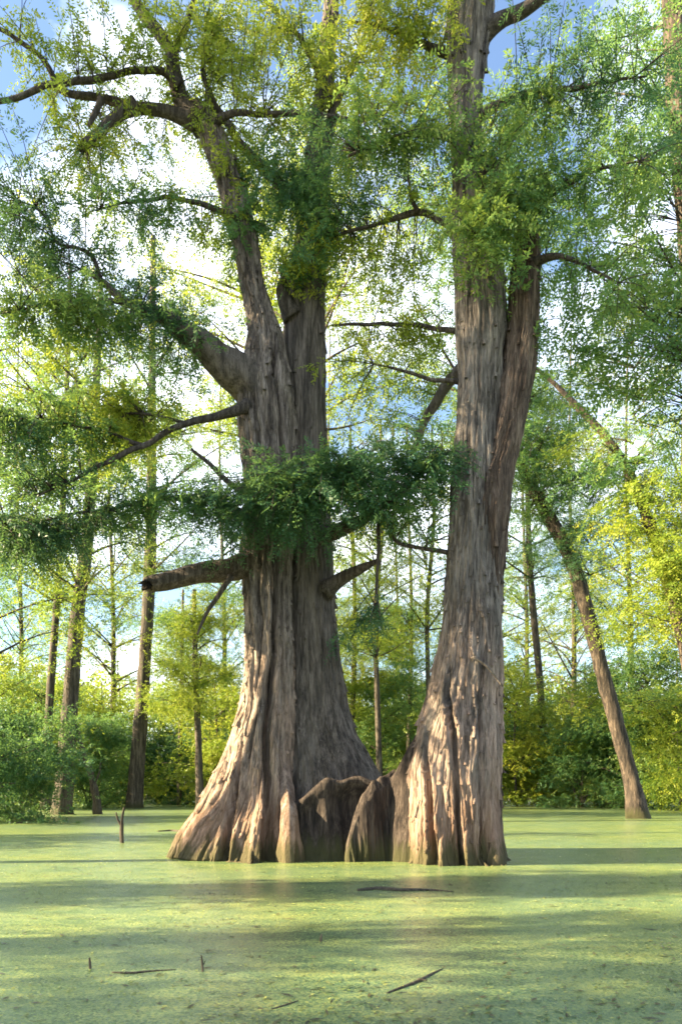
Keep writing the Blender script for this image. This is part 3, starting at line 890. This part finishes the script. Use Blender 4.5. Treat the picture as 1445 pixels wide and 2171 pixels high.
bgtree([(98, 1690, 22), (105, 1500, 17), (118, 1320, 15), (130, 1150, 14), (140, 900, 11), (150, 560, 7)], 40, 'slim dark straight tree, leftmost of the pair at the left', [('tm', 0, 11, 1.0, 1.1, 0.3)])
bgtree([(132, 1715, 44), (142, 1600, 36), (150, 1480, 32), (165, 1300, 29), (185, 1150, 25), (200, 900, 18), (215, 600, 10)], 34, 'thicker curving tree, right one of the pair at the left', [('ty', 0, 10, 1.0, 1.1, 1.3)])
bgtree([(285, 1705, 36), (300, 1500, 28), (312, 1320, 26), (320, 1150, 24), (322, 900, 18), (325, 500, 10)], 45, 'dark straight tree below the broken limb stub', [('td', 0, 14, 1.2, 1.1, 2.0)])
bgtree([(424, 1700, 18), (420, 1560, 14), (414, 1400, 11), (412, 1250, 8)], 42, 'thin dark sapling trunk just left of the big trunk', [('uy', 0, 5.5, .9, .9, .4)])
bgtree([(380, 1690, 10), (383, 1540, 9), (386, 1400, 7), (388, 1250, 5)], 52, 'very thin pale sapling left of the big trunk', [('um', 0, 6.5, 1.0, 1.0, 1.8)])
bgtree([(1354, 1735, 42), (1336, 1650, 33), (1304, 1530, 31), (1277, 1430, 30), (1252, 1330, 30), (1215, 1200, 29), (1165, 1100, 28), (1110, 1000, 22), (1050, 880, 12)], 29.5, 'leaning tree with lichened trunk standing in the duckweed at the right', [('td', .5, 9.5, .5, .42, .5), ('um', -.6, 12, .7, .8, 1.1)], ns=20, mat=BARK_L2)
bgtree([(1155, 1700, 18), (1145, 1470, 15), (1130, 1300, 14), (1120, 1150, 12), (1115, 900, 8)], 50, 'slim upright tree between the right trunk and the leaning tree', [('tm', 0, 15, 1.1, 1.0, .7)])
bgtree([(1520, 1745, 44), (1470, 1450, 36), (1435, 1290, 32), (1400, 1180, 28), (1340, 1020, 20), (1290, 935, 17), (1235, 875, 14), (1165, 805, 9), (1080, 740, 5)], 24, 'tree arching in from the right edge with yellow green leaves', [('uy', .6, 6.2, .8, .75, .1), ('ty', 0.3, 11.5, .5, .5, 2.2)], mat=BARK_L2)
bgtree([(1600, 1800, 70), (1550, 1400, 60), (1490, 800, 52), (1445, 300, 50), (1430, 100, 48), (1422, -80, 42), (1415, -300, 30)], 15, 'dark trunk cut by the top right corner', [('tm', .3, 8.5, .62, .7, .9)], mat=BARK_L2)
def more(root, cl):
    base = np.array(root.location)
    tr = [c for c in root.children if c.name.startswith('trunk')][0]
    co = np.zeros(len(tr.data.vertices) * 3, dtype=np.float32)
    tr.data.vertices.foreach_get('co', co)
    co = co.reshape(-1, 3)[::5].astype(float) + base
    for c in cl:
        kw = dict(ll=.12, lw=.042, nl=14, L=.5) if c[8] != 'D' else dict(ll=.12, lw=.035, nl=14, L=.55)
        clump(*c, parent=root, base=base, anch=co, maxa=5.0, **kw)
def byl(lab):
    return [o for o in COL.objects if o.get('label') == lab][0]
more(byl('tree arching in from the right edge with yellow green leaves'), [(1370, 1060, 110, 90, 23, 1.6, 70, .35, 'Y'), (1400, 1180, 90, 70, 22.5, 1.4, 50, .45, 'Y'), (1310, 1000, 80, 60, 23.5, 1.4, 40, .45, 'M')])
more(byl('leaning tree with lichened trunk standing in the duckweed at the right'), [(1180, 1010, 90, 70, 28, 1.5, 60, .5, 'D'), (1210, 1140, 40, 60, 29, .6, 26, .4, 'D'), (1140, 950, 70, 50, 28, 1.5, 40, .5, 'M')])
more(byl('dark trunk cut by the top right corner'), [(1340, 470, 130, 140, 14, 1.5, 42, .7, 'M'), (1390, 720, 90, 120, 14.5, 1.4, 40, .65, 'M'), (1210, 720, 80, 80, 13.5, 1.2, 26, .6, 'M'), (1400, 280, 70, 110, 13.6, 1.0, 30, .5, 'D'), (1300, 800, 80, 60, 14, 1.2, 14, .6, 'M')])
thin = [(742, 11, 48, 'thin trunk right beside the grey stem'), (806, 12, 45, 'thin upright trunk under the hanging vine'), (862, 9, 52, 'thin trunk midway between the two big trunks'),
        (915, 11, 47, 'thin trunk close to the left side of the right trunk'), (832, 7, 56, 'faintest pale sapling between the two big trunks')]
for i, (x, w_, Y, lab) in enumerate(thin):
    bgtree([(x, 1700, w_ + 3), (x + (-1) ** i * 6, 1500, w_), (x + (-1) ** i * 10, 1300, w_ - 2), (x + 4, 1100, w_ - 3), (x, 900, 4)], Y, lab,
           [(['uy', 'ty', 'um', 'ty', 'uy'][i], 0, [6, 9, 7, 11, 6][i], 1.0, [1.0, .8, 1, .9, 1.1][i], i * 1.3)])
far = [(-120, 30, 'ty', 9, 'half hidden tree at the left frame edge with yellow crown'), (40, 62, 'tm', 10, 'distant tree behind the left pair'), (235, 58, 'ty', 9, 'distant yellow tree between the pair and the dark straight tree'),
       (470, 60, 'tm', 12, 'distant tall tree hidden behind the left trunk'), (600, 64, 'ty', 9, 'distant tree directly behind the grey stem'), (1020, 60, 'ty', 10, 'distant tree behind the right trunk'),
       (1210, 56, 'ty', 8, 'distant yellow tree behind the leaning tree'), (1330, 48, 'tm', 8, 'leafy green tree right of the leaning tree'), (1450, 40, 'ty', 6.5, 'bright yellow green tree at the right frame edge'),
       (700, 70, 'tm', 13, 'tallest far tree in the gap above the root wall'), (1110, 66, 'tm', 12, 'far tree in the gap right of the right trunk')]
for i, (x, Y, key, dz, lab) in enumerate(far):
    w_ = 0.34 * F / Y
    yb = HY + CAMZ * F / Y
    bgtree([(x, yb, w_ * 1.2), (x + 6, yb - 350, w_), (x - 4, yb - 700, w_ * .6), (x, yb - 1000, w_ * .25)], Y, lab, [(key, 0, dz * .55, 1.05, 1.15, i * 1.9)])

mids = [(560, 30, 'ty', 15, .9, .9, 'mid distance yellow tree behind the forked stem'), (665, 26, 'ty', 13.5, .8, .8, 'mid distance yellow tree behind the grey stem'),
        (1010, 27, 'tm', 13, .9, .9, 'mid distance green tree behind the right trunk')]
for i, (x, Y, key, dz, sx, sz, lab) in enumerate(mids):
    w_ = 0.22 * F / Y
    yb = HY + CAMZ * F / Y
    yt = HY - (dz + 13 * sz - CAMZ) * F / Y
    bgtree([(x + 10, yb, w_ * 1.3), (x + 4, yb * .7 + yt * .3, w_), (x - 5, yb * .4 + yt * .6, w_ * .7), (x, yt, w_ * .25)], Y, lab, [(key, 0, dz, sx, sz, i * 2.3)])
und = [(-30, 44, 'uy'), (90, 50, 'um'), (215, 56, 'uy'), (345, 60, 'um'), (455, 50, 'uy'), (720, 56, 'uy'), (800, 50, 'um'), (880, 62, 'uy'), (1000, 58, 'um'), (1095, 48, 'uy'),
       (1190, 60, 'um'), (1280, 50, 'uy'), (1370, 42, 'um'), (1470, 46, 'uy')]
unl = ['leafy understory tree cut by the left frame edge', 'green understory tree below the left pair', 'yellow understory tree behind the leaning snag', 'green understory tree behind the dark straight tree',
       'yellow understory tree against the left trunk outline', 'yellow understory tree behind the flare of the grey stem', 'green understory tree above the root wall', 'yellow understory tree above the notch of the root wall',
       'understory tree behind the right trunk', 'yellow understory tree hugging the right side of the right trunk', 'green understory tree left of the leaning trunk', 'yellow understory tree behind the leaning trunk',
       'green understory tree right of the leaning trunk', 'yellow understory tree cut by the right frame edge']
for i, ((x, Y, key), lab) in enumerate(zip(und, unl)):
    w_ = 0.14 * F / Y
    yb = HY + CAMZ * F / Y
    bgtree([(x, yb, w_ * 1.2), (x + 6 * (-1) ** i, yb - 120, w_), (x, yb - 260, w_ * .5)], Y, lab, [(key, 0, .8, 1.15, 1.15, i * 1.9)], 'understory_tree', 'tree', 'understory trees along the far edge')
# unseen trees on the left, added and squeezed to shade the water and trunks
side = [(-14.5, 11.0, 'td', 13.2, .85, .62, 1), (-10.8, 7.5, 'um', 0.9, .85, .95, .42), (-14.5, 7.6, 'um', 3.6, .8, .9, .45), (-10.5, 1.5, 'um', 0.8, .85, .95, .75), (-14.5, 1.0, 'uy', 3.0, .8, 1.0, .8), (-12.0, 4.6, 'um', 5.0, .7, 1.1, .62), (-8.0, 2.5, 'um', .6, .6, .75, .62), (-16.0, 17.0, 'um', 2.5, 1.0, 1.0, .8)]
sl = ['unseen tall tree left of the frame', 'unseen low green tree left of the frame, beside the water', 'second unseen green tree left of the frame', 'unseen low tree left of the frame, level with the camera', 'unseen yellow tree left of the frame', 'unseen slender tree with a high crown left of the frame', 'lowest unseen tree left of the frame', 'farthest unseen tree left of the frame']
for i, ((x, y, key, dz, sx, sz, ky), lab) in enumerate(zip(side, sl)):
    root = thing('shade_tree', (x, y, 0), lab, 'tree', 'unseen shade trees left of the frame')
    t = np.linspace(0, 1, 20)[:, None]
    path = np.array([0, 0, -.3]) * (1 - t) + np.array([.5, .3, dz + 12 * sz]) * t
    V, q, tr = tube(path, np.linspace(.28, .05, 20), 12, i, .1)
    obj('trunk', mesh('trunk', V, [q, tr], [BARK_B], smooth=True), root)
    o = obj('crown', CR[key], root, (.2, .1, dz))
    o.scale = (sx, sx * ky, sz)
    o.rotation_euler = (0, 0, 0)
    if i == 0:
        o = obj('crown', CR['tm'], root, (.2, .1, dz + .5))
        o.scale = (.8, .8, .6)
        o.rotation_euler = (0, 0, 4.0)

# ------------------------------------------------------------------ shrubs along the far edge
def shrub(x, Y, key, sx, sz, rot, label, z=-0.3):
    p = P(x, HY, Y)
    base = (p[0], Y, 0.0)
    root = thing('shrub', base, label, 'shrub', 'shrubs along the far edge of the water')
    B = Build()
    for k_ in range(5):
        a = rot + k_ * 1.3
        tip = np.array([math.cos(a) * .9 * sx, math.sin(a) * .9 * sx, 2.0 * sz])
        t = np.linspace(0, 1, 6)[:, None]
        path = np.array([0, 0, -.2]) * (1 - t) + tip * t + np.array([0, 0, .25]) * t * (1 - t)
        V, q, tr = tube(path, np.linspace(.04, .012, 6), 5)
        B.add(V, q, tr)
    obj('stem', B.make('stem', [BARK_B]), root)
    o = obj('foliage', CR[key], root, (0, 0, z))
    o.scale = (sx, sx, sz)
    o.rotation_euler = (0, 0, rot)

SH = [(-60, 26, 'bd', 1.0, .8, 'dark shrub overhanging the water at the left frame edge'), (40, 30, 'bm', .9, .8, 'shrub just right of the one at the left frame edge'),
      (70, 42, 'by', 1.1, 1.2, 'yellowish tall shrub below the left pair of trees'), (190, 46, 'bm', 1.1, 1.0, 'shrub behind the leaning snag'), (250, 56, 'bd', 1.3, 1.2, 'dark shrub left of the dark straight tree'),
      (350, 58, 'bd', 1.3, 1.2, 'dark green shrub right of the dark straight tree'), (440, 54, 'bd', 1.2, 1.2, 'dark shrub touching the left trunk outline'), (500, 66, 'bm', 1.2, 1.4, 'shrub hidden behind the left trunk foot'),
      (790, 60, 'bm', 1.2, 1.3, 'shrub seen above the root wall, left one'), (850, 57, 'by', 1.2, 1.3, 'shrub seen above the root wall, right one'), (930, 62, 'bm', 1.3, 1.3, 'shrub behind the left edge of the right trunk'),
      (1100, 54, 'bm', 1.0, 1.2, 'green shrub right beside the right trunk'), (1165, 50, 'by', 1.2, 1.1, 'yellow green shrub left of the leaning tree'), (1230, 46, 'bm', 1.1, 1.0, 'wide green shrub behind the foot of the leaning tree'),
      (1300, 52, 'by', 1.2, 1.3, 'tall yellow shrub behind the leaning trunk'), (1400, 44, 'bm', 1.2, 1.2, 'shrub right of the leaning tree foot'), (1480, 38, 'by', 1.2, 1.2, 'shrub cut by the right frame edge')]
for i, (x, Y, key, sx, sz, lab) in enumerate(SH):
    shrub(x, Y, key, sx * 1.1, sz * 1.35, i * 1.7, lab)

# far wood that reads as one mass
def far_wood():
    B = Build()
    n = 9500
    X = rng.uniform(-62, 62, n)
    Y = rng.uniform(74, 100, n)
    top = 10 + 6 * vnoise(X * 0.12 + 50, np.zeros(n), 64, 77, 3) + 0.05 * np.abs(X)
    Z = 0.4 + top * rng.uniform(0, 1, n) ** 0.8
    dd = rand_dirs(n); dd[:, 2] *= 0.5
    tn = 0.45 + 0.25 * vnoise(X * 0.3 + 50, Z * 0.3, 256, 78, 2)
    V, q, tt = sprays(np.stack([X, Y, Z], -1), dd, rng.uniform(1.2, 2.4, n), 9, .5, .26, .5, tn)
    B.add(V, q, None, 0, tt)
    for k_ in range(70):
        x, y = rng.uniform(-60, 60), rng.uniform(74, 98)
        h = rng.uniform(8, 16)
        t = np.linspace(0, 1, 5)[:, None]
        path = np.array([x, y, -.2]) * (1 - t) + np.array([x + rng.normal(0, .8), y, h]) * t
        V, q, tr = tube(path, np.linspace(.2, .06, 5), 6)
        B.add(V, q, tr, 1)
    obj('far_wood', B.make('far_wood', [LEAF_Y, BARK_B]), kind='stuff', label='far green wood closing the view behind the swamp', category='wood')
far_wood()

# ------------------------------------------------------------------ small things in the water
def stick(rows, label, name='stick', cat='stick', Y=None, twigs=(), group=None, lift=0.0):
    """rows (x, y, width px): floating when Y is None (lies on the water), else standing at depth Y"""
    pts = []
    for (x, y, w_) in rows:
        if Y is None:
            gx, gy = G(x, y)
            pts.append([gx, gy, w_ / 6 / F * gy + lift, w_ * .75 / 2 / F * gy])
        else:
            p = P(x, y, Y)
            pts.append([p[0], Y, p[2], w_ / 2 / F * Y])
    pts = np.array(pts)
    base = np.array([pts[0, 0], pts[0, 1], 0])
    root = thing(name, tuple(base), label, cat, group)
    s = smooth_path(pts, 20)
    s[:, 3] = np.maximum(s[:, 3], .003)
    V, q, t = tube(s[:, :3], s[:, 3], 8, int(rng.integers(99)), .25)
    obj('stem', mesh('stem', V - base, [q, t], [WOOD_D], smooth=True), root)
    for tw in twigs:
        tp = np.array([[*(P(x, y, Y) if Y is not None else np.array([*G(x, y), .02 + lift])), w_ / 2 / F * (Y or G(x, y)[1])] for (x, y, w_) in tw])
        s2 = smooth_path(tp, 12)
        V, q, t = tube(s2[:, :3], np.maximum(s2[:, 3], .003), 6, 3, .2)
        obj('twig', mesh('twig', V - base, [q, t], [WOOD_D], smooth=True), root)

stick([(259, 1792, 9), (258, 1760, 9), (259, 1735, 6), (263, 1712, 4)], 'upright forked dead twig standing in the pale water at the left', Y=16.4, twigs=[[(258, 1752, 6), (250, 1738, 5), (246, 1722, 3)]])
stick([(208, 1730, 20), (202, 1680, 15), (190, 1630, 13), (172, 1580, 10), (165, 1540, 6)], 'dark leaning snag in front of the left bank', 'snag', 'snag', Y=34, twigs=[[(198, 1665, 7), (210, 1640, 5), (214, 1615, 3)]])
stick([(820, 2106, 5), (850, 2095, 8), (885, 2082, 9), (918, 2064, 6), (938, 2054, 3)], 'dark floating stick slanting in the bottom centre', twigs=[[(885, 2082, 5), (905, 2085, 3)]])
stick([(758, 1889, 8), (800, 1886, 13), (850, 1889, 12), (900, 1888, 9), (960, 1891, 4)], 'half sunk dark log lying flat in front of the root wall', 'floating_log', 'log')
stick([(238, 2062, 4), (280, 2064, 7), (320, 2060, 6), (372, 2056, 3)], 'floating dark stick in the sunlit strip at the lower left')
stick([(384, 1764, 7), (365, 1762, 6), (335, 1763, 4)], 'small fallen branch beside the left foot of the big tree', 'fallen_branch', 'branch')
stick([(430, 2062, 5), (429, 2045, 5), (427, 2025, 3)], 'short upright twig right of the lower left floating stick', Y=1920 / 390, twigs=[[(429, 2048, 3), (436, 2036, 2)]])
stick([(192, 2056, 5), (191, 2042, 5), (190, 2030, 3)], 'tiny upright twig left of the lower left floating stick', Y=1920 / 384)
stick([(680, 1998, 6), (680, 1988, 6), (682, 1980, 3)], 'tiny knob of wood poking up in the middle of the water', Y=1920 / 326)
stick([(575, 2140, 3), (600, 2133, 5), (632, 2122, 3)], 'faint thin floating stick near the bottom edge')
stick([(1092, 1700, 22), (1090, 1680, 24), (1089, 1664, 18), (1088, 1655, 6)], 'small dark stump right beside the right trunk', 'stump', 'stump', Y=50)

# fallen leaves and bits of litter floating in the weed
def litter():
    m, nt, out = newmat('litter')
    at = nt.nodes.new('ShaderNodeAttribute')
    at.attribute_name = 'tint'
    c = ramp(nt, [(0.0, (0.02, 0.022, 0.010)), (0.4, (0.06, 0.05, 0.02)), (0.6, (0.10, 0.14, 0.03)), (1.0, (0.24, 0.25, 0.06))])
    nt.links.new(at.outputs['Fac'], c.inputs['Fac'])
    b = nt.nodes.new('ShaderNodeBsdfPrincipled')
    b.inputs['Roughness'].default_value = 0.5
    nt.links.new(c.outputs['Color'], b.inputs['Base Color'])
    nt.links.new(b.outputs['BSDF'], out.inputs['Surface'])
    n = 16000
    Y = 3.2 + 17 * rng.uniform(0, 1, n) ** 1.5
    X = rng.uniform(-1, 1, n) * (0.5 * Y + 1.0)
    cl = vnoise(X * 0.8 + 60, Y * 1.2, 128, 91, 3)
    ok = rng.uniform(-.5, .7, n) < cl
    X, Y = X[ok], Y[ok]
    n = len(X)
    a = rng.uniform(0, 2 * np.pi, n)
    big = rng.uniform(0, 1, n) < .12
    L = np.where(big, rng.uniform(.03, .06, n), rng.uniform(.010, .026, n))
    W = L * np.where(big, rng.uniform(.2, .5, n), rng.uniform(.6, 1, n))
    z = .004 + rng.uniform(0, .008, n)
    d = np.stack([np.cos(a), np.sin(a), np.zeros(n)], -1)
    e = np.stack([-np.sin(a), np.cos(a), np.zeros(n)], -1)
    c0 = np.stack([X, Y, z], -1)
    up = np.array([0, 0, .004])
    V = np.stack([c0 - d * L[:, None], c0 + e * W[:, None] * .5 + up, c0 + d * L[:, None] + up * .5, c0 - e * W[:, None] * .5], 1).reshape(-1, 3)
    tt = np.where(big, rng.uniform(0, .5, n), rng.uniform(.3, 1, n))
    obj('floating_leaves', mesh('floating_leaves', V, [np.arange(n * 4).reshape(-1, 4)], [m], tt), kind='stuff', label='fallen leaves and weed bits scattered over the duckweed', category='leaves')
litter()
